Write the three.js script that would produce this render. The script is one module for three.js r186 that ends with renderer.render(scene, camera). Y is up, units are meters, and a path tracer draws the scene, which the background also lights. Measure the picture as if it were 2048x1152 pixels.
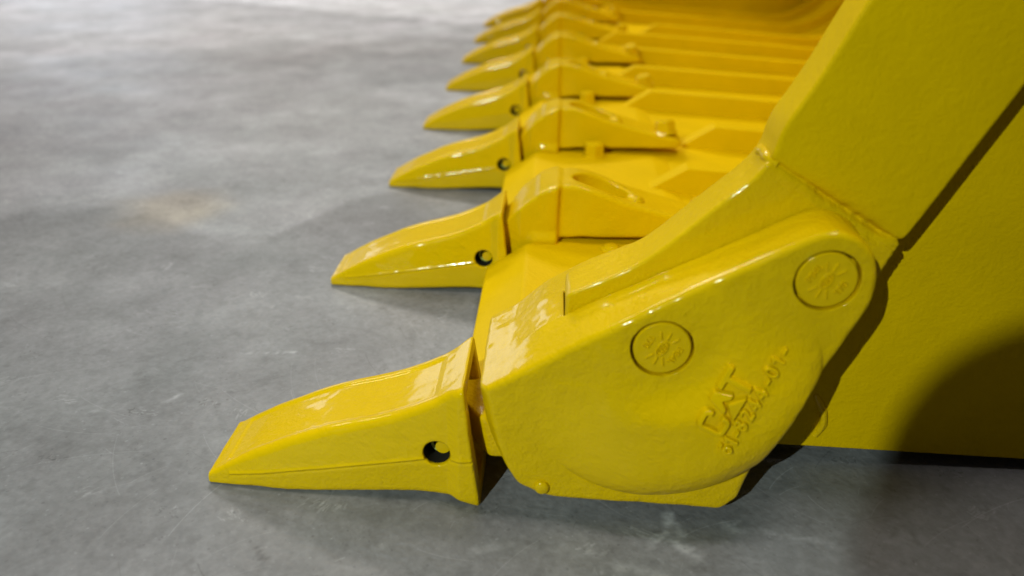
import * as THREE from 'three';
import { mergeGeometries } from 'three/addons/utils/BufferGeometryUtils.js';
import { RoundedBoxGeometry } from 'three/addons/geometries/RoundedBoxGeometry.js';
import { RectAreaLightUniformsLib } from 'three/addons/lights/RectAreaLightUniformsLib.js';

// ------------------------------------------------------------------ camera, light, exposure
const scene = new THREE.Scene();
const camera = new THREE.PerspectiveCamera(2 * Math.atan(576 / 1600) * 180 / Math.PI, 16 / 9, 0.02, 80);
camera.rotation.order = 'YXZ';
camera.position.set(0.3277, 0.5388, 0.6284);
camera.rotation.set(-0.4567, 0.0493, 0.0137);
camera.focus = 0.86;
camera.userData.fStop = 2.8;

const renderer = new THREE.WebGLRenderer({ antialias: true });
renderer.setSize(1024, 576);
renderer.toneMapping = THREE.LinearToneMapping;
renderer.toneMappingExposure = 1.0;
renderer.shadowMap.enabled = true;
RectAreaLightUniformsLib.init();

scene.background = new THREE.Color().setRGB(0.022, 0.022, 0.023);      // the dim, evenly lit hall around

const V = (x, y, z) => new THREE.Vector3(x, y, z);
function lampPanel(name, label, group, category, at, target, w, h, color, intensity, glow) {
  const g = new THREE.Group(); g.name = name; scene.add(g);
  g.position.copy(at); g.lookAt(target);                              // +z looks at the target
  g.userData = { label, category }; if (group) g.userData.group = group;
  const pane = new THREE.Mesh(new THREE.BoxGeometry(w, h, 0.03), new THREE.MeshStandardMaterial({ color: 0x222222, emissive: color, emissiveIntensity: glow }));
  pane.name = 'diffuser'; pane.position.z = -0.03; g.add(pane);
  const frame = new THREE.Mesh(new THREE.BoxGeometry(w + 0.1, h + 0.1, 0.05), new THREE.MeshStandardMaterial({ color: 0x888888, roughness: 0.6 }));
  frame.name = 'frame'; frame.position.z = -0.08; frame.castShadow = true; g.add(frame);
  const l = new THREE.RectAreaLight(color, intensity, w, h);
  l.position.z = 0.02; l.rotation.y = Math.PI; g.add(l);              // RectAreaLight shines along its -z
  return g;
}
// the bright open doorway of the hall, far behind on the left
lampPanel('doorway', 'tall bright daylight doorway at the far left end of the hall', null, 'doorway', V(-6.1, 1.95, -10.4), V(-0.3, 0.5, 0), 2.2, 2.3, new THREE.Color().setRGB(0.86, 0.94, 1.08), 3.0, 0.3);
// high bay lamps under the roof
for (const [i, [x, y, z, s]] of [[-3.2, 5.2, -3.5, 11.5], [1.2, 5.5, -4.6, 8], [-0.7, 5.6, -0.8, 2.5], [1.6, 5.6, -0.15, 50], [-1.6, 5.5, -6.8, 38]].entries())
  lampPanel('hall_lamp' + (i ? '_00' + i : ''), 'rectangular lamp under the hall roof, ' + ['left of the bucket', 'above the far end of the bucket', 'above the near teeth', 'above the near corner of the bucket', 'far down the hall'][i], 'lamps under the hall roof', 'lamp', V(x, y, z), V(x, 0, z + 0.001), i % 4 ? 1.2 : 2.6, i % 4 ? 0.5 : 1.3, new THREE.Color().setRGB(1.0, 0.94, 0.83), s, 3);
// the work lamp in front on the left: it lights the faces that look at the camera
{
  const at = V(-1.45, 2.5, 3.45);
  const g = new THREE.Group(); g.name = 'work_lamp'; g.position.copy(at); scene.add(g);
  g.userData = { label: 'round work lamp high in front of the bucket on the left', category: 'lamp' };
  const bulb = new THREE.Mesh(new THREE.SphereGeometry(0.05, 24, 16), new THREE.MeshStandardMaterial({ color: 0x222222, emissive: new THREE.Color().setRGB(0.93, 1, 0.86), emissiveIntensity: 6 }));
  bulb.name = 'bulb'; g.add(bulb);
  const key = new THREE.SpotLight(new THREE.Color().setRGB(0.86, 1.0, 0.86), 51, 0, 0.255, 1, 2);
  key.position.set(0, 0, 0); g.add(key); key.target.position.set(0.14, 0.1, -0.55); scene.add(key.target);
  key.castShadow = true; key.shadow.radius = 1.2; key.shadow.mapSize.set(2048, 2048); key.shadow.bias = -0.0005;
}

// ------------------------------------------------------------------ tools
const clamp = (x, a, b) => x < a ? a : x > b ? b : x;
const lerp = (a, b, t) => a + (b - a) * t;
const sstep = (a, b, x) => { const t = clamp((x - a) / (b - a), 0, 1); return t * t * (3 - 2 * t); };
function pl(xs, ys, x) {                                              // piecewise linear
  if (x <= xs[0]) return ys[0];
  for (let i = 1; i < xs.length; i++) if (x <= xs[i]) return lerp(ys[i - 1], ys[i], (x - xs[i - 1]) / (xs[i] - xs[i - 1]));
  return ys[ys.length - 1];
}
function spl(xs, ys, x) {                                             // smooth through the points (monotone-ish cubic)
  const n = xs.length;
  if (x <= xs[0]) return ys[0] + (x - xs[0]) * (ys[1] - ys[0]) / (xs[1] - xs[0]);
  if (x >= xs[n - 1]) return ys[n - 1] + (x - xs[n - 1]) * (ys[n - 1] - ys[n - 2]) / (xs[n - 1] - xs[n - 2]);
  let i = 1; while (x > xs[i]) i++;
  const m = (k) => k <= 0 ? (ys[1] - ys[0]) / (xs[1] - xs[0]) : k >= n - 1 ? (ys[n - 1] - ys[n - 2]) / (xs[n - 1] - xs[n - 2]) : (ys[k + 1] - ys[k - 1]) / (xs[k + 1] - xs[k - 1]);
  const h = xs[i] - xs[i - 1], t = (x - xs[i - 1]) / h, t2 = t * t, t3 = t2 * t;
  return (2 * t3 - 3 * t2 + 1) * ys[i - 1] + (t3 - 2 * t2 + t) * h * m(i - 1) + (-2 * t3 + 3 * t2) * ys[i] + (t3 - t2) * h * m(i);
}
function hash3(x, y, z) {
  let h = Math.imul(x | 0, 374761393) + Math.imul(y | 0, 668265263) + Math.imul(z | 0, 2147483629 ^ 0x5bd1e995) | 0;
  h = Math.imul(h ^ (h >>> 13), 1274126177); h ^= h >>> 16; h = Math.imul(h, 0x85ebca6b); h ^= h >>> 13;
  return (h >>> 0) / 4294967296;
}
function vnoise(x, y, z) {
  const xi = Math.floor(x), yi = Math.floor(y), zi = Math.floor(z);
  let u = x - xi, v = y - yi, w = z - zi; u = u * u * (3 - 2 * u); v = v * v * (3 - 2 * v); w = w * w * (3 - 2 * w);
  const c = (a, b, d) => hash3(xi + a, yi + b, zi + d);
  return lerp(lerp(lerp(c(0, 0, 0), c(1, 0, 0), u), lerp(c(0, 1, 0), c(1, 1, 0), u), v), lerp(lerp(c(0, 0, 1), c(1, 0, 1), u), lerp(c(0, 1, 1), c(1, 1, 1), u), v), w) * 2 - 1;
}
const fbm = (x, y, z, o = 4) => { let s = 0, a = 0.5; for (let i = 0; i < o; i++) { s += a * vnoise(x, y, z); x = x * 2.03 + 7.1; y = y * 2.03 + 3.7; z = z * 2.03 + 1.3; a *= 0.5; } return s; };
function rng(seed) { let s = seed >>> 0; return () => { s = Math.imul(s ^ (s >>> 15), 0x2c1b3c6d) + 0x9e3779b9 | 0; let t = s ^ (s >>> 12); t = Math.imul(t, 0x297a2d39); return ((t ^ (t >>> 15)) >>> 0) / 4294967296; }; }
const smax = (a, b, k) => { const h = Math.max(k - Math.abs(a - b), 0) / k; return Math.max(a, b) + h * h * k * 0.25; };
const smin = (a, b, k) => -smax(-a, -b, k);
function poly(pts) {                                                  // signed distance to a 2D polygon
  const n = pts.length, X = pts.map((p) => p[0]), Y = pts.map((p) => p[1]);
  return (x, y) => {
    let d = 1e9, s = 1;
    for (let i = 0, j = n - 1; i < n; j = i++) {
      const ex = X[j] - X[i], ey = Y[j] - Y[i], wx = x - X[i], wy = y - Y[i];
      const t = clamp((wx * ex + wy * ey) / (ex * ex + ey * ey), 0, 1), bx = wx - ex * t, by = wy - ey * t;
      d = Math.min(d, bx * bx + by * by);
      const c1 = y >= Y[i], c2 = y < Y[j], c3 = ex * wy > ey * wx;
      if ((c1 && c2 && c3) || (!c1 && !c2 && !c3)) s = -s;
    }
    return s * Math.sqrt(d);
  };
}
function roundPts(pts, r, n = 5) {                                    // round every corner of an outline (r or per-point p[2])
  const out = [];
  for (let i = 0; i < pts.length; i++) {
    const p = pts[i], a = pts[(i + pts.length - 1) % pts.length], b = pts[(i + 1) % pts.length], rr = p[2] ?? r;
    const la = Math.hypot(a[0] - p[0], a[1] - p[1]), lb = Math.hypot(b[0] - p[0], b[1] - p[1]), d = Math.min(rr, la * 0.49, lb * 0.49);
    if (d <= 1e-6) { out.push([p[0], p[1]]); continue; }
    const A = [p[0] + (a[0] - p[0]) / la * d, p[1] + (a[1] - p[1]) / la * d], B = [p[0] + (b[0] - p[0]) / lb * d, p[1] + (b[1] - p[1]) / lb * d];
    for (let k = 0; k <= n; k++) { const t = k / n, u = 1 - t; out.push([u * u * A[0] + 2 * u * t * p[0] + t * t * B[0], u * u * A[1] + 2 * u * t * p[1] + t * t * B[1]]); }
  }
  return out;
}
// surface of a distance field (negative inside) on a grid, evaluated only in blocks that the surface can cross
function skin(f, lo, hi, h, slack = 1.35) {
  const B = 8, nb = [0, 1, 2].map((k) => Math.ceil((hi[k] - lo[k]) / h / B)), nx = nb[0] * B + 1, ny = nb[1] * B + 1, nz = nb[2] * B + 1;
  const val = new Float32Array(nx * ny * nz).fill(NaN), live = [], R = Math.sqrt(3) * B * h / 2 * slack;
  const id = (i, j, k) => i + nx * (j + ny * k);
  for (let c = 0; c < nb[2]; c++) for (let b = 0; b < nb[1]; b++) for (let a = 0; a < nb[0]; a++)
    if (Math.abs(f(lo[0] + (a + 0.5) * B * h, lo[1] + (b + 0.5) * B * h, lo[2] + (c + 0.5) * B * h)) < R) live.push([a, b, c]);
  for (const [a, b, c] of live) for (let k = c * B; k <= c * B + B; k++) for (let j = b * B; j <= b * B + B; j++) for (let i = a * B; i <= a * B + B; i++) {
    const n = id(i, j, k); if (val[n] !== val[n]) val[n] = f(lo[0] + i * h, lo[1] + j * h, lo[2] + k * h) || 1e-9;
  }
  const cell = new Map(), pos = [], idx = [];
  const E = [[0, 1], [2, 3], [4, 5], [6, 7], [0, 2], [1, 3], [4, 6], [5, 7], [0, 4], [1, 5], [2, 6], [3, 7]];
  for (const [a, b, c] of live) for (let k = c * B; k < c * B + B; k++) for (let j = b * B; j < b * B + B; j++) for (let i = a * B; i < a * B + B; i++) {
    const v = []; let neg = 0;
    for (let q = 0; q < 8; q++) { const w = val[id(i + (q & 1), j + (q >> 1 & 1), k + (q >> 2))]; v.push(w); if (w < 0) neg++; }
    if (!neg || neg === 8) continue;
    let sx = 0, sy = 0, sz = 0, n = 0;
    for (const [p, q] of E) if ((v[p] < 0) !== (v[q] < 0)) {
      const t = v[p] / (v[p] - v[q]);
      sx += (p & 1) + t * ((q & 1) - (p & 1)); sy += (p >> 1 & 1) + t * ((q >> 1 & 1) - (p >> 1 & 1)); sz += (p >> 2) + t * ((q >> 2) - (p >> 2)); n++;
    }
    cell.set(id(i, j, k), pos.length / 3);
    pos.push(lo[0] + (i + sx / n) * h, lo[1] + (j + sy / n) * h, lo[2] + (k + sz / n) * h);
  }
  const quad = (a, b, c, d, flip) => { if (a === undefined || b === undefined || c === undefined || d === undefined) return; flip ? idx.push(a, c, b, a, d, c) : idx.push(a, b, c, a, c, d); };
  for (const [a, b, c] of live) for (let k = c * B; k < c * B + B; k++) for (let j = b * B; j < b * B + B; j++) for (let i = a * B; i < a * B + B; i++) {
    const v0 = val[id(i, j, k)] < 0;
    if (j && k && v0 !== (val[id(i + 1, j, k)] < 0)) quad(cell.get(id(i, j - 1, k - 1)), cell.get(id(i, j, k - 1)), cell.get(id(i, j, k)), cell.get(id(i, j - 1, k)), !v0);
    if (i && k && v0 !== (val[id(i, j + 1, k)] < 0)) quad(cell.get(id(i - 1, j, k - 1)), cell.get(id(i - 1, j, k)), cell.get(id(i, j, k)), cell.get(id(i, j, k - 1)), !v0);
    if (i && j && v0 !== (val[id(i, j, k + 1)] < 0)) quad(cell.get(id(i - 1, j - 1, k)), cell.get(id(i, j - 1, k)), cell.get(id(i, j, k)), cell.get(id(i - 1, j, k)), !v0);
  }
  const N = pos.length / 3, nor = new Float32Array(N * 3), uv = new Float32Array(N * 2), e = h * 0.6;
  for (let n = 0; n < N; n++) {
    let x = pos[3 * n], y = pos[3 * n + 1], z = pos[3 * n + 2], gx, gy, gz, g;
    for (let it = 0; it < 2; it++) {
      gx = f(x + e, y, z) - f(x - e, y, z); gy = f(x, y + e, z) - f(x, y - e, z); gz = f(x, y, z + e) - f(x, y, z - e);
      g = Math.hypot(gx, gy, gz) || 1; gx /= g; gy /= g; gz /= g;
      if (!it) { const d = clamp(f(x, y, z) / (g / (2 * e)), -h * 0.5, h * 0.5); x -= gx * d; y -= gy * d; z -= gz * d; }
    }
    pos[3 * n] = x; pos[3 * n + 1] = y; pos[3 * n + 2] = z; nor[3 * n] = gx; nor[3 * n + 1] = gy; nor[3 * n + 2] = gz;
    uv[2 * n] = x - 0.6 * z; uv[2 * n + 1] = y + 0.7 * z;
  }
  const geo = new THREE.BufferGeometry();
  geo.setAttribute('position', new THREE.BufferAttribute(new Float32Array(pos), 3));
  geo.setAttribute('normal', new THREE.BufferAttribute(nor, 3));
  geo.setAttribute('uv', new THREE.BufferAttribute(uv, 2));
  geo.setIndex(idx);
  return geo;
}
function metric(geo) {                                                // uv in metres for plain geometries
  const p = geo.attributes.position, uv = new Float32Array(p.count * 2);
  for (let i = 0; i < p.count; i++) { uv[2 * i] = p.getX(i) - 0.6 * p.getZ(i); uv[2 * i + 1] = p.getY(i) + 0.7 * p.getZ(i); }
  geo.setAttribute('uv', new THREE.BufferAttribute(uv, 2));
  return geo;
}
// outline in (x, y) extruded from z0 to z1 with a rounded edge
function slab(pts, z0, z1, bevel = 0.003, seg = 3) {
  const s = new THREE.Shape(pts.map((p) => new THREE.Vector2(p[0], p[1])));
  const g = new THREE.ExtrudeGeometry(s, { depth: z1 - z0 - 2 * bevel, bevelEnabled: bevel > 0, bevelSize: bevel, bevelOffset: -bevel, bevelThickness: bevel, bevelSegments: seg, curveSegments: 8 });
  g.translate(0, 0, z0 + bevel);
  return metric(g);
}

// ------------------------------------------------------------------ materials
function noiseTexture(n, fn, srgb, repeat) {
  const data = new Uint8Array(n * n * 4);
  for (let j = 0; j < n; j++) for (let i = 0; i < n; i++) { const c = fn(i / n, j / n); for (let k = 0; k < 3; k++) data[4 * (j * n + i) + k] = clamp(Math.round(255 * (c.length ? c[k] : c)), 0, 255); data[4 * (j * n + i) + 3] = 255; }
  const t = new THREE.DataTexture(data, n, n); t.magFilter = THREE.LinearFilter; t.minFilter = THREE.LinearMipmapLinearFilter; t.generateMipmaps = true;
  t.wrapS = t.wrapT = THREE.RepeatWrapping; if (srgb) t.colorSpace = THREE.SRGBColorSpace; t.repeat.set(repeat, repeat); t.needsUpdate = true;
  return t;
}
// periodic noise for tiling textures
function pnoise(u, v, f, s) {
  const x = u * f, y = v * f, xi = Math.floor(x), yi = Math.floor(y); let a = x - xi, b = y - yi; a = a * a * (3 - 2 * a); b = b * b * (3 - 2 * b);
  const c = (p, q) => hash3((xi + p) % f, (yi + q) % f, s);
  return lerp(lerp(c(0, 0), c(1, 0), a), lerp(c(0, 1), c(1, 1), a), b);
}
const pf = (u, v, f, s, o) => { let t = 0, a = 0.5, w = 0; for (let i = 0; i < o; i++) { t += a * pnoise(u, v, f, s + i); w += a; a *= 0.6; f *= 2; } return t / w; };
const peel = noiseTexture(1024, (u, v) => 0.6 * pf(u, v, 48, 3, 3) + 0.4 * pf(u, v, 110, 9, 2), false, 4);          // orange peel of the sprayed paint, a 25 cm tile
const peelRough = noiseTexture(512, (u, v) => 0.75 + 0.25 * pf(u, v, 12, 31, 5), false, 3);
const peelTone = noiseTexture(512, (u, v) => 0.93 + 0.07 * pf(u, v, 7, 71, 6), true, 2.2);
const YELLOW = new THREE.Color().setRGB(0.74, 0.482, 0.0003);
const paint = new THREE.MeshPhysicalMaterial({ color: YELLOW, map: peelTone, roughness: 0.5, roughnessMap: peelRough, bumpMap: peel, bumpScale: 0.0012, clearcoat: 0.42, clearcoatRoughness: 0.1, specularIntensity: 0.1, specularColor: new THREE.Color().setRGB(1, 0.8, 0.25) });
const platePaint = paint.clone(); platePaint.bumpScale = 0.0008; platePaint.roughness = 0.62; platePaint.clearcoat = 0.05; platePaint.specularIntensity = 0.06; platePaint.clearcoatRoughness = 0.3;
const pinPaint = paint.clone(); pinPaint.bumpScale = 0.0002;

// ------------------------------------------------------------------ floor
const floorMap = noiseTexture(2048, (u, v) => {
  let c = 0.80 + 0.15 * (pf(u, v, 9, 1, 7) - 0.5) * 2 + 0.075 * (pf(u, v, 170, 4, 3) - 0.5) * 2;
  const speck = pnoise(u, v, 420, 77); if (speck > 0.96) c += 0.05; if (speck < 0.04) c -= 0.08;
  const w = pf(u, v, 18, 15, 6), w2 = pf(u, v, 55, 25, 4); c += 0.05 * sstep(0.5, 0.75, w) - 0.05 * sstep(0.6, 0.78, w2);
  return [c, c, c];
}, true, 1);
{ // hairline scratches, pale scuffs, pits and grit of the worn concrete, drawn into the same tile
  const n = 2048, c = document.createElement('canvas'); c.width = c.height = n; const g = c.getContext('2d'), r = rng(77), d = floorMap.image.data;
  g.fillStyle = 'rgb(128,128,128)'; g.fillRect(0, 0, n, n); g.lineCap = 'round';
  const line = (x, y, a, l, w, st) => { for (const ox of [-n, 0, n]) for (const oy of [-n, 0, n]) { if (x + ox < -400 || x + ox > n + 400 || y + oy < -400 || y + oy > n + 400) continue; g.strokeStyle = st; g.lineWidth = w; g.beginPath(); g.moveTo(x + ox, y + oy); g.quadraticCurveTo(x + ox + Math.cos(a + 0.2) * l * 0.5, y + oy + Math.sin(a + 0.2) * l * 0.5, x + ox + Math.cos(a) * l, y + oy + Math.sin(a) * l); g.stroke(); } };
  for (let i = 0; i < 520; i++) line(r() * n, r() * n, (r() < 0.6 ? 0.5 : 2.2) + (r() - 0.5) * 1.2, 15 + r() * r() * 260, 0.8 + r() * 1.4, r() < 0.65 ? `rgba(205,205,205,${0.15 + r() * 0.4})` : `rgba(60,60,60,${0.15 + r() * 0.35})`);
  for (let i = 0; i < 70; i++) { const x = r() * n, y = r() * n, a = r() * 6.28; for (let k = 0; k < 14; k++) line(x + (r() - 0.5) * 50, y + (r() - 0.5) * 26, a + (r() - 0.5) * 0.6, 3 + r() * 16, 1.5 + r() * 4, `rgba(215,215,212,${0.12 + r() * 0.3})`); }
  for (let i = 0; i < 60; i++) { const x = r() * n, y = r() * n; for (let k = 0; k < 22; k++) line(x + (r() - 0.5) * 46, y + (r() - 0.5) * 26, r() * 6, 1 + r() * 6, 1.5 + r() * 3, r() < 0.7 ? `rgba(60,60,58,${0.2 + r() * 0.4})` : `rgba(200,200,200,${0.2 + r() * 0.3})`); }
  for (let i = 0; i < 9000; i++) { g.fillStyle = r() < 0.55 ? `rgba(50,50,50,${r() * 0.45})` : `rgba(225,225,225,${r() * 0.4})`; const q = 0.8 + r() * r() * 2.6; g.beginPath(); g.ellipse(r() * n, r() * n, q * (0.7 + r() * 0.8), q, r() * 3, 0, 6.2832); g.fill(); }
  const o = g.getImageData(0, 0, n, n).data;
  for (let i = 0; i < n * n; i++) for (let k = 0; k < 3; k++) d[4 * i + k] = clamp(d[4 * i + k] + (o[4 * i + k] - 128) * 0.85, 0, 255);
  floorMap.needsUpdate = true;
}
const floorBump = noiseTexture(1024, (u, v) => 0.5 * pf(u, v, 30, 51, 5) + 0.5 * pf(u, v, 250, 61, 2), false, 1);
const floorRough = noiseTexture(512, (u, v) => 0.62 + 0.38 * pf(u, v, 9, 41, 6), false, 0.7);
const floorMat = new THREE.MeshPhysicalMaterial({ color: 0xffffff, vertexColors: true, map: floorMap, bumpMap: floorBump, bumpScale: 0.0011, roughness: 0.66, roughnessMap: floorRough, specularIntensity: 0.8 });
{
  const ticks = (stops) => { const out = []; for (let i = 0; i < stops.length - 1; i++) { const [a, n] = stops[i], b = stops[i + 1][0]; for (let k = 0; k < n; k++) out.push(a + (b - a) * k / n); } out.push(stops[stops.length - 1][0]); return out; };
  const xs = ticks([[-22, 8], [-5, 45], [-1.4, 110], [-0.35, 300], [0.95, 16], [3, 6], [22]]), zs = ticks([[-26, 8], [-6, 60], [-2.6, 150], [-0.75, 250], [0.3, 24], [1.5, 8], [22]]);
  const pos = [], col = [], uv = [], idx = [], nx = xs.length, nz = zs.length;
  // scratches and marks: [x0, z0, x1, z1, half width, strength]
  const marks = [];
  const seg = (pts, w, s) => { for (let i = 1; i < pts.length; i++) marks.push([...pts[i - 1], ...pts[i], w, s]); };
  MARKS(seg);
  for (const z of zs) for (const x of xs) {
    pos.push(x, 0, z); uv.push(x * 0.9 + 0.13 * z, z * 0.9 - 0.13 * x);
    const [r, g, b] = floorTone(x, z, marks); col.push(r, g, b);
  }
  for (let j = 0; j < nz - 1; j++) for (let i = 0; i < nx - 1; i++) { const a = j * nx + i; idx.push(a, a + nx, a + 1, a + 1, a + nx, a + nx + 1); }
  const g = new THREE.BufferGeometry();
  g.setAttribute('position', new THREE.Float32BufferAttribute(pos, 3)); g.setAttribute('uv', new THREE.Float32BufferAttribute(uv, 2)); g.setAttribute('color', new THREE.Float32BufferAttribute(col, 3)); g.setIndex(idx); g.computeVertexNormals();
  const m = new THREE.Mesh(g, floorMat); m.name = 'floor'; m.receiveShadow = true; m.userData.kind = 'structure'; scene.add(m);
}
function MARKS(seg) {
  const r = rng(5);
  seg([[0.43, 0.062], [0.447, 0.045], [0.452, 0.02], [0.462, 0.05]], 0.0035, 0.3);           // pale scuffs in front of the corner adapter
  seg([[0.452, 0.055], [0.475, 0.075]], 0.005, 0.26); seg([[0.53, 0.035], [0.60, 0.05]], 0.003, 0.16);
  seg([[0.18, 0.085], [0.215, 0.03]], 0.006, 0.05); seg([[-0.113, -0.134], [-0.104, -0.148]], 0.003, 0.3); seg([[0.40, 0.09], [0.435, 0.1]], 0.006, 0.2); seg([[0.505, 0.03], [0.52, 0.042]], 0.004, 0.25); seg([[0.27, 0.08], [0.3, 0.07]], 0.004, 0.16);
  for (let i = 0; i < 7; i++) seg([[-0.07 + i * 0.0115, -0.245 - i * 0.0015], [-0.068 + i * 0.0115, -0.2455 - i * 0.0015]], 0.0028, 0.1 + 0.06 * i);
  for (let i = 0; i < 260; i++) { const x = -1 + r() * 1.9, z = -1.3 + r() * 1.5, a = r() * 6.28, l = 0.003 + r() * r() * r() * 0.07; seg([[x, z], [x + Math.cos(a) * l, z + Math.sin(a) * l]], 0.0012 + r() * 0.0018, (r() - 0.42) * 0.42); }
  seg([[-2.9, -2.72], [-1.35, -2.35], [-1.0, -2.1]], 0.008, -0.10);                            // faint cracks far on the left
  seg([[-1.6, -3.95], [-0.94, -3.63], [-0.35, -3.34], [0.013, -3.21], [0.3, -3.1]], 0.014, -0.2); seg([[-0.75, -3.5], [-0.94, -3.14], [-1.2, -2.7]], 0.012, -0.08);
}
function floorTone(x, z, marks) {
  const fine = 0.5 * fbm(x * 19, 4.5, z * 19, 3), wob = fbm(x * 4, 1.7, z * 4, 4);
  let c = 0.295 + 0.04 * fbm(x * 1.1 + 3, 0.5, z * 1.1, 4) + 0.035 * sstep(-0.12, 0.2, fbm(x * 2.6 + 5, 6.5, z * 2.6, 6)) - 0.017 + 0.025 * fbm(x * 5 + 9, 2.5, z * 5, 4) + 0.05 * fine;
  let warm = 0.008 + 0.02 * fbm(x * 1.6, 8.1, z * 1.6 + 4, 3);
  // worn paler surface behind an uneven line, a tan stain at its edge, paler still farther down the hall, and a pale coat beyond the joint
  const line = pl([-1.4, -0.9, -0.5, -0.3, -0.16, -0.1, 0.1], [-0.5, -0.62, -0.78, -0.66, -0.6, -0.74, -1.0], x) + 0.10 * wob + 0.03 * fine;
  c += 0.135 * sstep(0.03, -0.05, z - line) + 0.03 * sstep(-0.9, -1.6, z);
  const tan = 1 - sstep(0.5, 1.25, Math.hypot((x + 0.36) / 0.17, (z + 0.76) / 0.12) + 0.9 * wob); c += 0.012 * tan; warm += 0.13 * tan;
  c += 0.15 * sstep(0.25, -0.25, z - pl([-3, -1.7, -0.9, -0.1, 0.3], [-1.5, -1.9, -2.45, -2.75, -3.1], x) + 0.5 * wob);
  c += 0.22 * sstep(0.05, -0.05, z - pl([-3, -0.94, -0.35, 0.0, 3], [-4.6, -3.63, -3.34, -3.21, -2.4], x));
  c -= 0.085 * (1 - sstep(0.4, 1.3, Math.hypot((x + 0.25) / 0.5, (z + 2.25) / 0.4) + 0.8 * wob));
  for (const m of marks) {
    const ex = m[2] - m[0], ez = m[3] - m[1], wx = x - m[0], wz = z - m[1];
    if (Math.abs(wx) > 0.05 + Math.abs(ex) || Math.abs(wz) > 0.05 + Math.abs(ez)) continue;
    const t = clamp((wx * ex + wz * ez) / (ex * ex + ez * ez + 1e-12), 0, 1), d = Math.hypot(wx - ex * t, wz - ez * t) + 0.002 * vnoise(x * 90, 3, z * 90);
    c += m[5] * (1 - sstep(m[4] * 0.4, m[4] * 1.6, d)) * (0.6 + 0.4 * vnoise(x * 160, 6, z * 160));
  }
  const tint = 0.035 * fbm(x * 7, 5.5, z * 7, 3);
  return [c * (0.97 + warm + tint), c, c * (1.125 - warm * 1.6 + 0.6 * tint)];
}

// ------------------------------------------------------------------ the bucket
const bucket = new THREE.Group(); bucket.name = 'loader_bucket'; bucket.position.set(0.9, 0, -1.6); scene.add(bucket);
bucket.userData = { label: 'yellow painted loader bucket with a row of pointed teeth resting on the concrete floor', category: 'bucket' };
function part(name, geo, mat, parent = bucket, label) {
  const m = new THREE.Mesh(geo, mat); m.name = name; m.castShadow = m.receiveShadow = true; parent.add(m);
  if (parent === bucket) m.position.set(-0.9, 0, 1.6);
  if (label) m.userData.label = label;
  return m;
}
const ZC = [-0.04, -0.5, -0.96, -1.41, -1.86, -2.3, -2.74, -3.18];     // centre lines of the teeth

// one tooth: x from the tip (0) to the collar (0.262), z across, centred
const holeX = 0.227, holeY = 0.056;
const topY = (x) => spl([-0.008, 0, 0.02, 0.046, 0.107, 0.183, 0.221, 0.241, 0.254], [0.0118, 0.0155, 0.0276, 0.042, 0.0685, 0.0915, 0.1085, 0.122, 0.1305], x);
const ridgeY = (x) => pl([0, 0.109, 0.212, 0.262], [0.012, 0.031, 0.05, 0.055], x);
const botY = (x) => spl([-0.01, 0.03, 0.1, 0.2, 0.24, 0.26], [0.0005, 0.0002, 0.0002, 0.006, 0.004, -0.001], x);
function toothField(detail) {
  return (x, y, z) => {
    const a = Math.abs(z), ty = topY(x), ry = ridgeY(x), by = botY(x);
    const flare = 0.006 * sstep(0.236, 0.25, x);
    const wt = pl([0, 0.05, 0.25], [0.0435, 0.045, 0.0475], x) + flare, wr = pl([0, 0.05, 0.2, 0.262], [0.045, 0.051, 0.0545, 0.0555], x) + flare, wb = pl([0, 0.06, 0.2, 0.262], [0.0465, 0.0525, 0.0535, 0.0555], x) + flare;
    const dish = 0.0018 * sstep(0.008, 0.014, x) * (1 - sstep(0.222, 0.229, x)) * (1 - sstep(0.031, 0.037, a));
    const slope = 0.9;
    let d = (y - ty + dish) * slope;
    d = smax(d, (by - y) * 0.98, 0.003);
    const up = (ty - ry) || 1e-3, t = clamp((y - ry) / up, -0.2, 1.2);
    const w = y > ry ? lerp(wr, wt, t) : lerp(wr, wb, clamp((ry - y) / Math.max(ry - by, 0.004), 0, 1.2));
    d = smax(d, (a - w) * 0.97, lerp(0.004, 0.008, sstep(0, 0.06, x)));
    d = smax(d, -x - 0.008, 0.003);
    d = smax(d, x - (0.262 + 0.12 * (0.06 - y)), 0.0035);
    if (detail) {
      if (x > 0.015 && x < 0.262) { const q = (y - ry) / 0.0016; if (Math.abs(q) < 3) d -= 0.0009 * Math.exp(-q * q) - 0.0007 * Math.exp(-(q + 1.6) * (q + 1.6)); }
      d += 0.0003 * vnoise(x * 42, y * 42, z * 42) + 0.00014 * vnoise(x * 120, y * 120, z * 120);
      const b = Math.hypot((x - 0.252) / 0.004, (y - 0.056) / 0.004); if (z > 0 && b < 2) d -= 0.001 * Math.exp(-b * b);
    }
    const hr = Math.hypot(x - holeX, y - holeY) - 0.0132;
    d = smax(d, -hr, 0.0025);
    // the hollow at the back that takes the nose of the adapter
    const sock = Math.max(0.236 - x, Math.abs(z) - 0.0415, y - ty + 0.015, by + 0.014 - y);
    return smax(d, -sock, 0.003);
  };
}
const toothGeo = skin(toothField(true), [-0.016, -0.008, -0.07], [0.284, 0.146, 0.07], 0.0012, 1.7);
const toothFar = skin(toothField(false), [-0.018, -0.012, -0.07], [0.284, 0.146, 0.07], 0.0026, 1.7);
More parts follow.
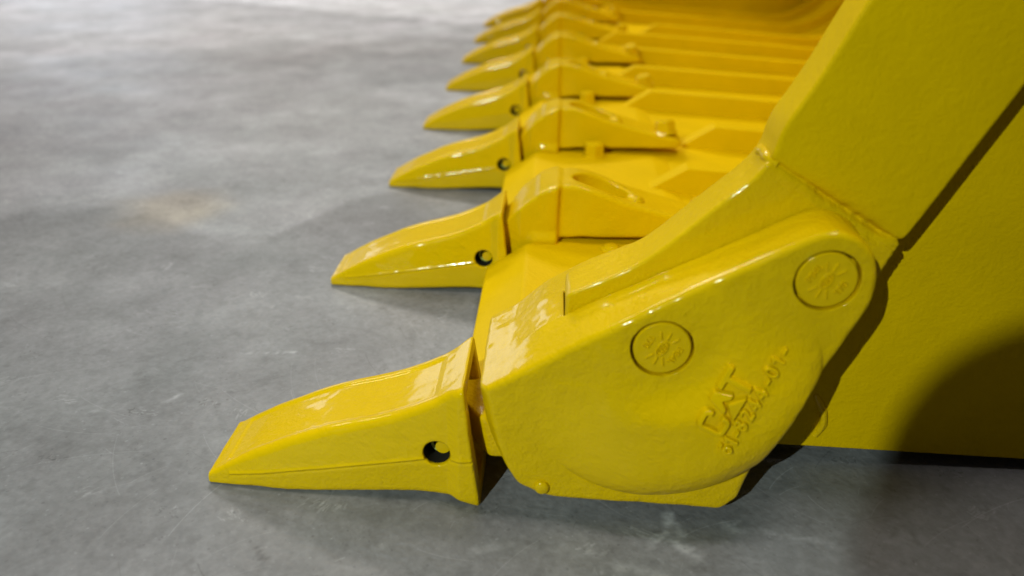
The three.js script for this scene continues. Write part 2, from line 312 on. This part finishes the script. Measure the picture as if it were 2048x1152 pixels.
// the retaining pin seen inside the hole
const pinGeo = metric(mergeGeometries([new THREE.CylinderGeometry(0.0072, 0.0078, 0.084, 28).rotateX(Math.PI / 2).translate(holeX + 0.0045, holeY - 0.0005, 0)]));
const boreShadeGeo = new THREE.CylinderGeometry(0.0127, 0.0127, 0.034, 36, 1, true).rotateX(Math.PI / 2).translate(holeX, holeY, 0.034), boreShadeMat = new THREE.MeshStandardMaterial({ color: 0x1b1712, roughness: 0.8, metalness: 0.3, side: THREE.DoubleSide });  // dark steel liner added in the hole, its colour stands in for shade
const ringGeo = metric(new THREE.TorusGeometry(0.0102, 0.0016, 10, 32, 4.2).rotateZ(2.2).translate(holeX + 0.003, holeY - 0.0005, 0.034));
const pinRing = new THREE.MeshStandardMaterial({ color: new THREE.Color().setRGB(0.45, 0.5, 0.12), roughness: 0.35 });
ZC.forEach((zc, i) => {
  const t = part('tooth', i < 3 ? toothGeo : toothFar, paint);
  t.position.set(-0.9 + (i ? 0.005 : 0), 0, zc + 1.6);
  part('retaining_pin', pinGeo, pinPaint, t); part('bore_shade_liner', boreShadeGeo, boreShadeMat, t); if (i < 3) part('pin_clip', ringGeo, pinRing, t);
});

// the adapters that straddle the lip behind teeth 2 to 8
const adTop = (x) => spl([0.262, 0.285, 0.308, 0.335, 0.368, 0.4, 0.434, 0.48, 0.53, 0.585], [0.108, 0.136, 0.155, 0.1665, 0.169, 0.16, 0.147, 0.134, 0.1215, 0.108], x);
function adapterField(detail) {
  return (x, y, z) => {
    const a = Math.abs(z);
    // nose: from inside the tooth to the shoulder
    let nose = Math.max(y - adTop(x) - 0.0028 * sstep(0.306, 0.313, x), 0.035 + Math.max(0, (x - 0.28)) * 0.25 - y);
    const nw = pl([0.24, 0.268, 0.285, 0.325, 0.335], [0.036, 0.04, 0.0505, 0.0535, 0.0535], x) - 0.004 * sstep(0.13, 0.06, y);
    nose = smax(nose, a - nw - 0.006 * sstep(0.105, 0.088, y) * sstep(0.29, 0.31, x), 0.007); nose = smax(nose, x - 0.34, 0.008); nose = smax(nose, 0.236 - x, 0.004);
    // leg on top of the lip
    let leg = Math.max(y - adTop(x), 0.0885 + 0.004 * sstep(0.35, 0.38, x) - y);
    const lw = spl([0.3, 0.345, 0.39, 0.45, 0.52, 0.56, 0.585], [0.042, 0.043, 0.0475, 0.0455, 0.041, 0.037, 0.031], x);
    leg = smax(leg, a - lw, 0.0075); leg = smax(leg, x - 0.585, 0.016); leg = smax(leg, 0.31 - x, 0.004);
    let d = smin(nose, leg, 0.008);
    // lower leg under the lip
    let low = smax(smax(Math.max(y - 0.04, 0.012 - y), a - 0.045, 0.006), Math.max(0.28 - x, x - 0.5), 0.006);
    d = smin(d, low, 0.006);
    // scooped eye on the crest
    const eye = Math.max(Math.hypot((x - 0.403) / 1.5, z) - 0.029, 0.125 - y);
    d = smax(d, -eye, 0.004);
    if (detail) d += 0.0006 * vnoise(x * 40, y * 40, z * 40);
    return d;
  };
}
const adGeo = skin(adapterField(true), [0.23, 0.0, -0.062], [0.6, 0.18, 0.062], 0.0015, 1.6);
const adFar = skin(adapterField(false), [0.226, 0.0, -0.066], [0.6, 0.184, 0.066], 0.003, 1.6);
function hexBolt(r, h) {
  const g = new THREE.CylinderGeometry(r * 0.97, r, h, 6).toNonIndexed(); g.computeVertexNormals();
  const w = new THREE.CylinderGeometry(r * 1.12, r * 1.16, 0.004, 28).toNonIndexed();
  const c = new THREE.CylinderGeometry(r * 0.72, r * 0.84, 0.003, 28).toNonIndexed();
  return metric(mergeGeometries([g.translate(0, h / 2 + 0.004, 0), w.translate(0, 0.002, 0), c.translate(0, h + 0.0055, 0)]));
}
const boltGeo = hexBolt(0.02, 0.02), smallBolt = hexBolt(0.0205, 0.021);
const plugTop = metric(new THREE.LatheGeometry([[0, 0.007], [0.007, 0.0068], [0.0095, 0.006], [0.0105, 0.004], [0.012, 0.0035], [0.0145, 0.003], [0.0155, 0.001], [0.0155, -0.004]].map((p) => new THREE.Vector2(p[0], p[1])), 36));
for (let i = 1; i < ZC.length; i++) {
  const a = part('adapter', i < 3 ? adGeo : adFar, paint);
  a.position.set(-0.9, 0, ZC[i] + 1.6);
  const b1 = part('bolt', smallBolt, paint, a); b1.position.set(0.553, adTop(0.553) - 0.003, 0); b1.rotation.y = 0.3 + i; b1.rotation.z = -0.25;
  const b2 = part('plug', plugTop, paint, a); b2.position.set(0.452, adTop(0.452) + 0.0, 0.012); b2.rotation.z = -0.28; b2.scale.setScalar(0.85);
}

// lip: base slab right across, and between the adapters the bolt-on cutting edge segments with their bolts
const floorTopY = (x) => x < 0.45 ? 0.083 : x < 1.25 ? 0.083 - (x - 0.45) * 0.05 : 0.043;
{
  const N = 26, inner = [], outer = [], R = 0.3, cx = 1.25, cy = 0.043 + R;
  for (let k = 0; k <= N; k++) { const a = -Math.PI / 2 + k / N * (Math.PI * 0.62); inner.push([cx + R * Math.cos(a), cy + R * Math.sin(a)]); outer.push([cx + (R + 0.03) * Math.cos(a), cy + (R + 0.03) * Math.sin(a)]); }
  const e = inner[N], f = [e[0] - 0.22, e[1] + 0.62], o = [f[0] + 0.028, f[1] + 0.011];
  const pts = [[0.302, 0.03], [0.302, 0.083], [0.45, 0.083], ...inner, f, o, ...outer.reverse(), [0.6, 0.018]];
  part('bucket_shell', slab(pts, -3.192, -0.099, 0.002), platePaint);
}
const segProfile = roundPts([[0.2365, 0.024], [0.2365, 0.046], [0.296, 0.0862], [0.52, 0.0868], [0.55, 0.0795], [0.55, 0.024]], 0.004);
for (let i = 0; i < ZC.length - 1; i++) {
  const z1 = ZC[i] - 0.0605, z0 = ZC[i + 1] + 0.0605;
  const s = part('cutting_edge', slab(segProfile, z0, z1, 0.002), platePaint);
  const hex = i > 0;
  for (const z of [z0 + 0.012, z1 - 0.012]) { const b = part('bolt', hex ? boltGeo : plugTop, paint, s); b.position.set(hex ? 0.408 : 0.416, 0.0866, z + (hex ? 0.006 : 0)); b.rotation.y = z * 40; }
}
// wear ribs on the bucket floor, chamfered at their front ends
{
  const starts = [[-0.70, 0.492], [-1.0, 0.59], [-1.3, 0.49], [-1.6, 0.475], [-1.9, 0.46], [-2.2, 0.46], [-2.46, 0.62], [-2.8, 0.46], [-3.08, 0.5], [-0.4, 0.5]];
  for (const [z, x0] of starts) {
    const up = [], R = 0.262, cx = 1.25, cy = 0.043 + 0.3;
    for (let k = 0; k <= 14; k++) { const a = -Math.PI / 2 + k / 14 * 1.25; up.push([cx + R * Math.cos(a), cy + R * Math.sin(a)]); }
    const dn = []; for (let k = 14; k >= 0; k--) { const a = -Math.PI / 2 + k / 14 * 1.25; dn.push([cx + 0.302 * Math.cos(a), cy + 0.302 * Math.sin(a)]); }
    part('wear_rib', slab([[x0, floorTopY(x0) - 0.002], [x0 + 0.008, floorTopY(x0) + 0.006], [x0 + 0.068, floorTopY(x0 + 0.068) + 0.046], ...up, ...dn], z - 0.036, z, 0.002), platePaint);
  }
}
// side wall, set back behind the thick side plate; the same at the far end
const wallPts = roundPts([[0.5, 0.0205], [1.25, 0.0045], [1.5, 0.09], [1.6, 0.3], [1.42, 0.97], [0.80, 0.97], [0.62, 0.55], [0.5, 0.3]], 0.02);
part('side_wall', slab(wallPts, -0.098, -0.075, 0.002), platePaint, bucket, 'thin lower side wall set back behind the thick side plate');
part('side_wall', slab(wallPts, -3.215, -3.192, 0.002), platePaint);

// thick side plate: two pieces welded along a ground seam
const seamA = [0.5095, 0.3445], seamB = [0.6305, 0.2765], seamL = Math.hypot(seamB[0] - seamA[0], seamB[1] - seamA[1]);
const sx = (seamB[0] - seamA[0]) / seamL, sy = (seamB[1] - seamA[1]) / seamL;
{
  const full = roundPts([[0.3445, 0.2145, 0.006], [0.412, 0.2485, 0.03], [0.458, 0.2935, 0.03], [0.498, 0.331, 0.012], [0.509, 0.348, 0.012], [0.513, 0.372, 0.02], [0.5355, 0.4125, 0.03], [0.58, 0.515], [0.69, 0.76], [0.83, 0.73], [0.691, 0.405], [0.6295, 0.2755, 0.004], [0.612, 0.232], [0.54, 0.11], [0.44, 0.07], [0.352, 0.09], [0.3445, 0.15, 0.006]], 0.01, 7);
  const P = poly(full);
  const across = (x, y) => -(x - seamA[0]) * sy + (y - seamA[1]) * sx;
  const f = (x, y, z) => {
    let d = smax(P(x, y), Math.abs(z + 0.045) - 0.025, 0.004);
    const u = (x - seamA[0]) * sx + (y - seamA[1]) * sy, v = across(x, y);                                  // along and across the seam
    if (z > -0.045) {                                                                                      // groove ground out along the weld
      const k = sstep(0.0, 0.09, u) * (1 - 0.9 * sstep(0.112, 0.134, u)), w = lerp(0.0014, 0.0030, k), q = (v + 0.003 * k - 0.0012 * vnoise(u * 50, 2, 0)) / w;
      if (Math.abs(q) < 6) d += lerp(0.0026, 0.0085, k) * (0.62 * Math.exp(-q * q) + 0.38 * Math.exp(-q * q / 8)) * (0.9 + 0.2 * vnoise(u * 140, v * 140, 4));
      if (v < 0 && v > -0.05 && u > -0.02) d += 0.0004 * sstep(-0.05, -0.004, v) * vnoise(u * 70 + v * 60, v * 150, 9);
      if (u > 0.06 && v < 0 && v > -0.045) d += 0.0008 * sstep(0.06, 0.12, u) * sstep(-0.04, -0.012, v) * vnoise(u * 50 - v * 30, v * 420, 7) * sstep(0.0, -0.006, v);
    }
    if (v > 0) d += 0.0003 * vnoise(x * 16, y * 16, 2) * sstep(0, 0.02, v);
    if (v < 0) d += (0.0003 * vnoise(x * 38, y * 38, z * 38) + 0.00012 * vnoise((x - y) * 160, (x + y) * 25, z * 18) * sstep(0.1, 0, x - 0.34)) * sstep(0, -0.02, v);
    return d;
  };
  const whole = skin(f, [0.335, 0.06, -0.08], [0.85, 0.77, -0.01], 0.00125), ix = whole.index.array, p = whole.attributes.position, lowI = [], upI = [];
  for (let i = 0; i < ix.length; i += 3) (across(p.getX(ix[i]), p.getY(ix[i])) < -0.003 ? lowI : upI).push(ix[i], ix[i + 1], ix[i + 2]);
  const piece = (list) => { const g = whole.clone(); g.setIndex(list); return g; };
  part('side_cutter', piece(lowI), paint, bucket, 'lower side plate under the weld seam, behind the corner adapter');
  part('side_plate', piece(upI), platePaint, bucket, 'upper side plate above the weld seam');
}
{
  // rounded weld bead over the front edge where the two pieces meet, and the bead low behind the adapter
  const r = rng(12), bead = (pts, rad) => {
    const c = new THREE.CatmullRomCurve3(pts.map((p) => V(...p))), g = new THREE.TubeGeometry(c, 60, rad, 14, false), p = g.attributes.position;
    for (let i = 0; i < p.count; i++) { const n = 1 + 0.0 * r(); const q = vnoise(p.getX(i) * 130, p.getY(i) * 130, p.getZ(i) * 130) * rad * 0.22; p.setXYZ(i, p.getX(i) * n + q, p.getY(i) + q, p.getZ(i)); }
    g.computeVertexNormals(); return metric(g);
  };
  part('weld_bead', bead([[0.516, 0.3405, -0.0225], [0.509, 0.3435, -0.03], [0.5075, 0.344, -0.045], [0.509, 0.3435, -0.06], [0.516, 0.3405, -0.068]], 0.0048), paint);
  part('weld_bead', bead([[0.606, 0.083, -0.078], [0.611, 0.073, -0.075], [0.617, 0.062, -0.074], [0.619, 0.047, -0.075], [0.615, 0.032, -0.078]], 0.0042), paint);
}

// ------------------------------------------------------------------ corner adapter
function textMask(w, h, draw) {                                       // raster of the lettering, 0..1, softened
  const c = document.createElement('canvas'); c.width = w; c.height = h; const g = c.getContext('2d');
  g.fillStyle = '#000'; g.fillRect(0, 0, w, h); g.fillStyle = g.strokeStyle = '#fff'; draw(g);
  const d = g.getImageData(0, 0, w, h).data, src = new Float32Array(w * h); for (let i = 0; i < w * h; i++) src[i] = d[4 * i] / 255;
  return { w, h, src };
}
function blur(m, r, times = 2) {
  let { w, h, src } = m;
  for (let t = 0; t < times; t++) for (const [dx, dy] of [[1, 0], [0, 1]]) {
    const out = new Float32Array(w * h);
    for (let y = 0; y < h; y++) for (let x = 0; x < w; x++) { let s = 0; for (let k = -r; k <= r; k++) s += src[clamp(y + k * dy, 0, h - 1) * w + clamp(x + k * dx, 0, w - 1)]; out[y * w + x] = s / (2 * r + 1); }
    src = out;
  }
  return { w, h, src };
}
function look(m, x, y) {
  if (x < 0 || y < 0 || x > m.w - 2 || y > m.h - 2) return 0;
  const i = Math.floor(x), j = Math.floor(y), a = x - i, b = y - j, s = m.src, o = j * m.w + i;
  return lerp(lerp(s[o], s[o + 1], a), lerp(s[o + m.w], s[o + m.w + 1], a), b);
}
// raised casting marks: the logo and, on its right, the part number; canvas at 0.2 mm per pixel, reading direction +x
const LETTERS = [['C', 36, 2, (g) => { g.scale(0.88, 0.88); g.lineWidth = 25; g.beginPath(); g.moveTo(114, 52); g.lineTo(114, 42); g.quadraticCurveTo(114, 18, 90, 18); g.lineTo(62, 18); g.quadraticCurveTo(36, 18, 36, 44); g.lineTo(36, 106); g.quadraticCurveTo(36, 132, 62, 132); g.lineTo(90, 132); g.quadraticCurveTo(114, 132, 114, 108); g.lineTo(114, 94); g.stroke(); }],
  ['A', 140, 2, (g) => { g.scale(0.88, 0.88); g.beginPath(); g.moveTo(18, 92); g.lineTo(48, 6); g.lineTo(92, 6); g.lineTo(122, 88); g.lineTo(96, 88); g.lineTo(70, 58); g.lineTo(44, 92); g.closePath(); g.fill(); g.beginPath(); g.moveTo(70, 80); g.lineTo(140, 146); g.lineTo(4, 146); g.closePath(); g.fill(); }],
  ['T', 236, 2, (g) => { g.scale(0.88, 0.88); g.fillRect(4, 6, 118, 27); g.fillRect(48, 6, 29, 138); }]];
'61-8244-01-'.split('').forEach((ch, i) => LETTERS.push([ch, [-18, 26, 64, 102, 154, 206, 258, 312, 352, 402, 446][i] + 10, 132, (g) => {
  g.font = 'bold 71px monospace'; g.textBaseline = 'alphabetic'; g.scale(1.0, 1.02); g.lineWidth = 4; g.fillText(ch, 6, 62); g.strokeText(ch, 6, 62);
}]));
const MO = [0.4540, 0.1165], MA = [0.397, 0.918];                     // origin of the mark field and its reading direction
{ const l = Math.hypot(...MA); MA[0] /= l; MA[1] /= l; }
const MD = [MA[1], -MA[0]];                                           // down the letters
const PLUGS = [[0.4275, 0.1925, 0.0253], [0.5545, 0.2605, 0.0253]];
const face0 = 0.03;
// height of the outer face: a flat cheek with a large domed boss, flush again round the pin plugs
function faceZ(x, y, flat = true) {
  const dx = x - 0.444, dy = y - 0.146, a = 0.79, p = (dx * Math.cos(a - 0.25) + dy * Math.sin(a - 0.25)) / 0.128, q = (-dx * Math.sin(a - 0.25) + dy * Math.cos(a - 0.25)) / 0.104;
  const r2 = p * p + q * q, r = Math.sqrt(r2);
  const low = sstep(-0.25, 0.75, (dx * 0.6 - dy * 0.8) / (Math.hypot(dx, dy) + 1e-4));       // full rim below, fading into the cheek above
  let h = 0.035 * lerp(Math.pow(Math.max(0, 1 - r2), 1.6), Math.pow(Math.max(0, 1 - r2 * r), 0.55), low * sstep(0.1, 0.8, r)) * (1 - sstep(-1.25, 0.95, (dy * 0.86 - dx * 0.5) / 0.104));
  if (flat) PLUGS.forEach(([px, py], k) => { h = lerp(plugZ[k] - face0, h, sstep(0.027, 0.075, Math.hypot(x - px, y - py))); });
  return face0 + h;
}
const plugZ = [0, 0]; PLUGS.forEach(([x, y], k) => { plugZ[k] = faceZ(x, y, false); });
{
  const leg = roundPts([[0.2685, 0.1385, 0.004], [0.341, 0.183, 0.02], [0.386, 0.213, 0.02], [0.426, 0.238, 0.02], [0.483, 0.268, 0.02], [0.515, 0.287, 0.01], [0.552, 0.307, 0.03], [0.588, 0.291, 0.03], [0.598, 0.25, 0.03], [0.565, 0.167, 0.02], [0.529, 0.093, 0.02], [0.513, 0.031, 0.006], [0.499, 0.017, 0.006], [0.333, 0.022, 0.012], [0.306, 0.036, 0.008], [0.276, 0.09, 0.01]], 0.01, 5);
  const P = poly(leg);
  const nosePts = roundPts([[0.24, 0.04], [0.24, 0.085], [0.30, 0.092], [0.32, 0.1], [0.32, 0.04], [0.29, 0.04]], 0.005, 4);
  const Q = poly(nosePts);
  const f = (x, y, z) => {
    const p2 = P(x, y);
    // both cheeks and the block that joins them in front of the plate
    let h = face0;
    if (z > 0) { h = faceZ(x, y); }
    const grow = 0.002 * Math.exp(-(((z + 0.02) / 0.008) ** 2)) * sstep(0.36, 0.4, x) + 0.008 * sstep(0.42, 0.35, x) * sstep(0.29, 0.33, x) * clamp((0.03 - z) / 0.05, 0, 1) * sstep(0.1, 0.15, y);                      // flares where it meets the plate
    let d = smax(p2 - grow, Math.max((z - h) * 0.93, -0.118 - z), 0.0065);
    if (z > 0) for (let k = 0; k < 2; k++) {                                                                // pin bores with a broken edge
      const [px, py, pr] = PLUGS[k], r = Math.hypot(x - px, y - py);
      if (r < 0.05) { d = smax(d, -Math.max(r - pr - 0.0017, plugZ[k] - 0.014 - z), 0.0008); }
    }
    // nose that enters the tooth
    let n = smax(Q(x, y), Math.abs(z + 0.04) - 0.036, 0.006);
    let all = smin(d, n, 0.008);
    all = smax(all, (-(x - 0.2675 - (0.13 - y) * 0.21) * 0.86 + (z - 0.012) * 0.52), 0.004);                // chamfer of the cheek towards the tooth
    // the slot that takes the side plate
    const slot = Math.max(Math.abs(z + 0.045) - 0.0258, 0.3435 - x);
    all = smax(all, -slot, 0.002);
    all += 0.0004 * vnoise(x * 30, y * 30, z * 30) + 0.00032 * vnoise(x * 95, y * 95, z * 95);
    return all;
  };
  const body = part('corner_adapter', skin(f, [0.23, 0.008, -0.126], [0.608, 0.318, 0.066], 0.00105, 1.5), paint, bucket, 'nearest adapter, with a domed cheek and raised lettering');
  for (const [ch, u0, v0, draw] of LETTERS) {
    const W = 170, H = 170, m = blur(textMask(W, H, (g) => { g.translate(12, 12); draw(g); }), ch < 'A' ? 2 : 3, 2), N = 135, st = (W - 1) / N, vid = new Int32Array((N + 1) * (N + 1)).fill(-1), pos = [], idx = [];
    for (let j = 0; j <= N; j++) for (let i = 0; i <= N; i++) {
      const q = look(m, i * st, j * st); if (q < 0.004) continue;
      const u = (u0 + i * st - 12) * 0.000215, v = (v0 + j * st - 12) * 0.000215 - 0.001, x = MO[0] + u * MA[0] + v * MD[0], y = MO[1] + u * MA[1] + v * MD[1];
      let z = faceZ(x, y); for (let k = 0; k < 3; k++) z -= f(x, y, z) / 0.93;
      vid[j * (N + 1) + i] = pos.length / 3; pos.push(x, y, z - 0.0005 + (ch < 'A' ? 0.0046 : 0.0062) * Math.sin(Math.min(1, q) * 1.45));
    }
    for (let j = 0; j < N; j++) for (let i = 0; i < N; i++) { const a = vid[j * (N + 1) + i], b = vid[j * (N + 1) + i + 1], c = vid[(j + 1) * (N + 1) + i + 1], d = vid[(j + 1) * (N + 1) + i]; if (a >= 0 && b >= 0 && c >= 0 && d >= 0) idx.push(a, d, c, a, c, b); }
    const g = new THREE.BufferGeometry(); g.setAttribute('position', new THREE.Float32BufferAttribute(pos, 3)); g.setIndex(idx); g.computeVertexNormals();
    if (g.attributes.normal.getZ(0) < 0) { for (let t = 0; t < idx.length; t += 3) [idx[t], idx[t + 1]] = [idx[t + 1], idx[t]]; g.setIndex(idx); g.computeVertexNormals(); }
    part(/[A-Z]/.test(ch) ? 'raised_letter' : ch === '-' ? 'raised_dash' : 'raised_digit', metric(g), pinPaint, body);
  }
  // pin plugs with their raised lettering
  PLUGS.forEach(([px, py, pr], k) => {
    const M = blur(textMask(320, 320, (g) => {                         // 0.17 mm per pixel
      g.translate(160, 160); if (k === 0) g.rotate(Math.PI);
      g.save(); g.rotate(-1.08); g.lineWidth = 6; g.beginPath(); g.ellipse(0, 0, 40, 23, 0, 0, 6.2832); g.stroke();
      g.font = '36px sans-serif'; g.textAlign = 'center'; g.textBaseline = 'middle'; g.lineWidth = 1; g.fillText('GD', 0, 1); g.strokeText('GD', 0, 1);
      g.lineWidth = 1; g.font = '46px sans-serif'; g.fillText('PB4L', 0, -76); g.strokeText('PB4L', 0, -76); g.fillText('170', 0, 80); g.strokeText('170', 0, 80);
      g.restore();
      g.lineWidth = 7; for (const a of [-98, -68, -36]) for (const s of [0, 180]) { const t = (a + s) * Math.PI / 180; g.beginPath(); g.moveTo(Math.cos(t) * 52, Math.sin(t) * 52); g.lineTo(Math.cos(t) * 98, Math.sin(t) * 98); g.stroke(); }
    }), 1, 1);
    const pos = [], nor = [], idx = [], n = 130, R = pr - 0.0006, m = 420;
    const hz = (x, y) => { const r = Math.hypot(x, y) / R; return 0.0017 * look(M, x / 0.00017 + 160, 160 - y / 0.00017) - 0.0012 * sstep(0.955, 1, r) + 0.00012 * vnoise(x * 300, y * 300, k + 2); };
    for (let j = 0; j <= n; j++) for (let i = 0; i <= m; i++) {
      const r = R * (j / n), a = i / m * Math.PI * 2, x = r * Math.cos(a), y = r * Math.sin(a), e = 0.0002;
      pos.push(x, y, hz(x, y)); const v = V(-(hz(x + e, y) - hz(x - e, y)) / (2 * e), -(hz(x, y + e) - hz(x, y - e)) / (2 * e), 1).normalize(); nor.push(v.x, v.y, v.z);
      if (i < m && j < n) { const q = j * (m + 1) + i; idx.push(q, q + m + 1, q + m + 2, q, q + m + 2, q + 1); }
    }
    const base = pos.length / 3;
    for (let i = 0; i <= m; i++) { const a = i / m * Math.PI * 2, c = Math.cos(a), s = Math.sin(a); pos.push(R * c, R * s, -0.0012, R * c, R * s, -0.016); nor.push(c, s, 0, c, s, 0); if (i < m) { const q = base + 2 * i; idx.push(q, q + 1, q + 3, q, q + 3, q + 2); } }
    const g = new THREE.BufferGeometry(); g.setAttribute('position', new THREE.Float32BufferAttribute(pos, 3)); g.setAttribute('normal', new THREE.Float32BufferAttribute(nor, 3)); g.setIndex(idx); metric(g);
    const p = part('pin_plug', g, pinPaint, body, k ? 'rear round pin plug with raised marks' : 'front round pin plug with raised marks, upside down');
    p.position.set(px, py, plugZ[k] - 0.0012);
  });
  const stud = part('stud', metric(new THREE.LatheGeometry([[0, 0.0045], [0.004, 0.0043], [0.0062, 0.0035], [0.0072, 0.0015], [0.0076, -0.006]].map((p) => new THREE.Vector2(p[0], p[1])), 32).rotateX(Math.PI / 2)), paint, body);
  stud.position.set(0.329, 0.0355, 0.0295);
}

// ------------------------------------------------------------------ the person kneeling unseen behind the camera, added to cast shade on the side wall
{
  const at = V(-0.034, 0.0, 1.45);
  const bone = (a, b, ra, rb) => (x, y, z) => {
    const ex = b[0] - a[0], ey = b[1] - a[1], ez = b[2] - a[2], t = clamp(((x - a[0]) * ex + (y - a[1]) * ey + (z - a[2]) * ez) / (ex * ex + ey * ey + ez * ez), 0, 1);
    return Math.hypot(x - a[0] - ex * t, y - a[1] - ey * t, z - a[2] - ez * t) - lerp(ra, rb, t);
  };
  const B = [];
  B.push(bone([0, 0.5, 0.1], [-0.02, 0.72, 0.06], 0.15, 0.14), bone([-0.02, 0.72, 0.06], [-0.05, 0.86, 0.02], 0.14, 0.12), bone([-0.05, 0.88, 0.02], [-0.07, 0.98, 0], 0.06, 0.055));
  for (const q of [-1, 1]) {
    B.push(bone([0.09 * q, 0.48, 0.1], [0.14 * q, 0.1, -0.08], 0.095, 0.062), bone([0.14 * q, 0.08, -0.08], [0.13 * q, 0.06, 0.36], 0.06, 0.042), bone([0.13 * q, 0.06, 0.36], [0.13 * q, 0.03, 0.5], 0.042, 0.03));
    B.push(bone([-0.05, 0.86, 0.02], [-0.05 + 0.17 * q, 0.84, 0.03], 0.07, 0.06), bone([-0.05 + 0.17 * q, 0.84, 0.03], [-0.02 + 0.25 * q, 0.58, 0], 0.055, 0.042), bone([-0.02 + 0.25 * q, 0.58, 0], [0.15 * q, 0.43, -0.14], 0.04, 0.028));
    B.push(bone([0.15 * q, 0.42, -0.14], [0.14 * q, 0.36, -0.18], 0.036, 0.036));
    for (let k = 0; k < 4; k++) B.push(bone([(0.115 + k * 0.019) * q, 0.35, -0.19], [(0.11 + k * 0.022) * q, 0.28 + Math.abs(k - 1.4) * 0.008, -0.195], 0.0095, 0.0085));
    B.push(bone([0.115 * q, 0.4, -0.17], [0.085 * q, 0.35, -0.17], 0.012, 0.009));
  }
  const body = skin((x, y, z) => { let d = 1; for (const b of B) d = smin(d, b(x, y, z), 0.03); return d; }, [-0.4, -0.02, -0.3], [0.4, 1.06, 0.6], 0.012);
  const shadow_person = new THREE.Group(); shadow_person.name = 'shadow_person'; shadow_person.position.copy(at); scene.add(shadow_person);
  shadow_person.userData = { label: 'person in dark clothes kneeling out of view, added to shade the bucket side wall', category: 'shadow_person' };
  part('body', body, new THREE.MeshStandardMaterial({ color: 0x23262c, roughness: 0.9 }), shadow_person);
  const headF = (x, y, z) => { let d = Math.hypot(x / 0.078, (y - 0.01) / 0.118, z / 0.095) * 0.09 - 0.09; d = smin(d, Math.hypot(x, (y + 0.01) * 0.8, z + 0.098) - 0.014, 0.02); for (const q of [-1, 1]) d = smin(d, Math.hypot((x - 0.08 * q) * 1.6, (y) * 0.7, z - 0.01) - 0.024, 0.008); d = smax(d, -(Math.hypot(Math.abs(x) - 0.03, y - 0.02, z + 0.1) - 0.014), 0.01); return d; };
  const head = part('head', skin(headF, [-0.12, -0.15, -0.14], [0.12, 0.16, 0.14], 0.005), new THREE.MeshStandardMaterial({ color: 0x9a6f55, roughness: 0.6 }), shadow_person);
  shadow_person.scale.setScalar(0.975);
  head.position.set(-0.1, 1.06, -0.02); head.rotation.x = 0.25;
  const hair = part('hair', skin((x, y, z) => Math.max(Math.hypot(x / 0.084, (y - 0.014) / 0.122, (z - 0.004) / 0.1) * 0.09 - 0.09, 0.045 - y - z * 0.9), [-0.12, -0.15, -0.14], [0.12, 0.16, 0.14], 0.006), new THREE.MeshStandardMaterial({ color: 0x15100c, roughness: 0.8 }), head);
}

renderer.render(scene, camera);
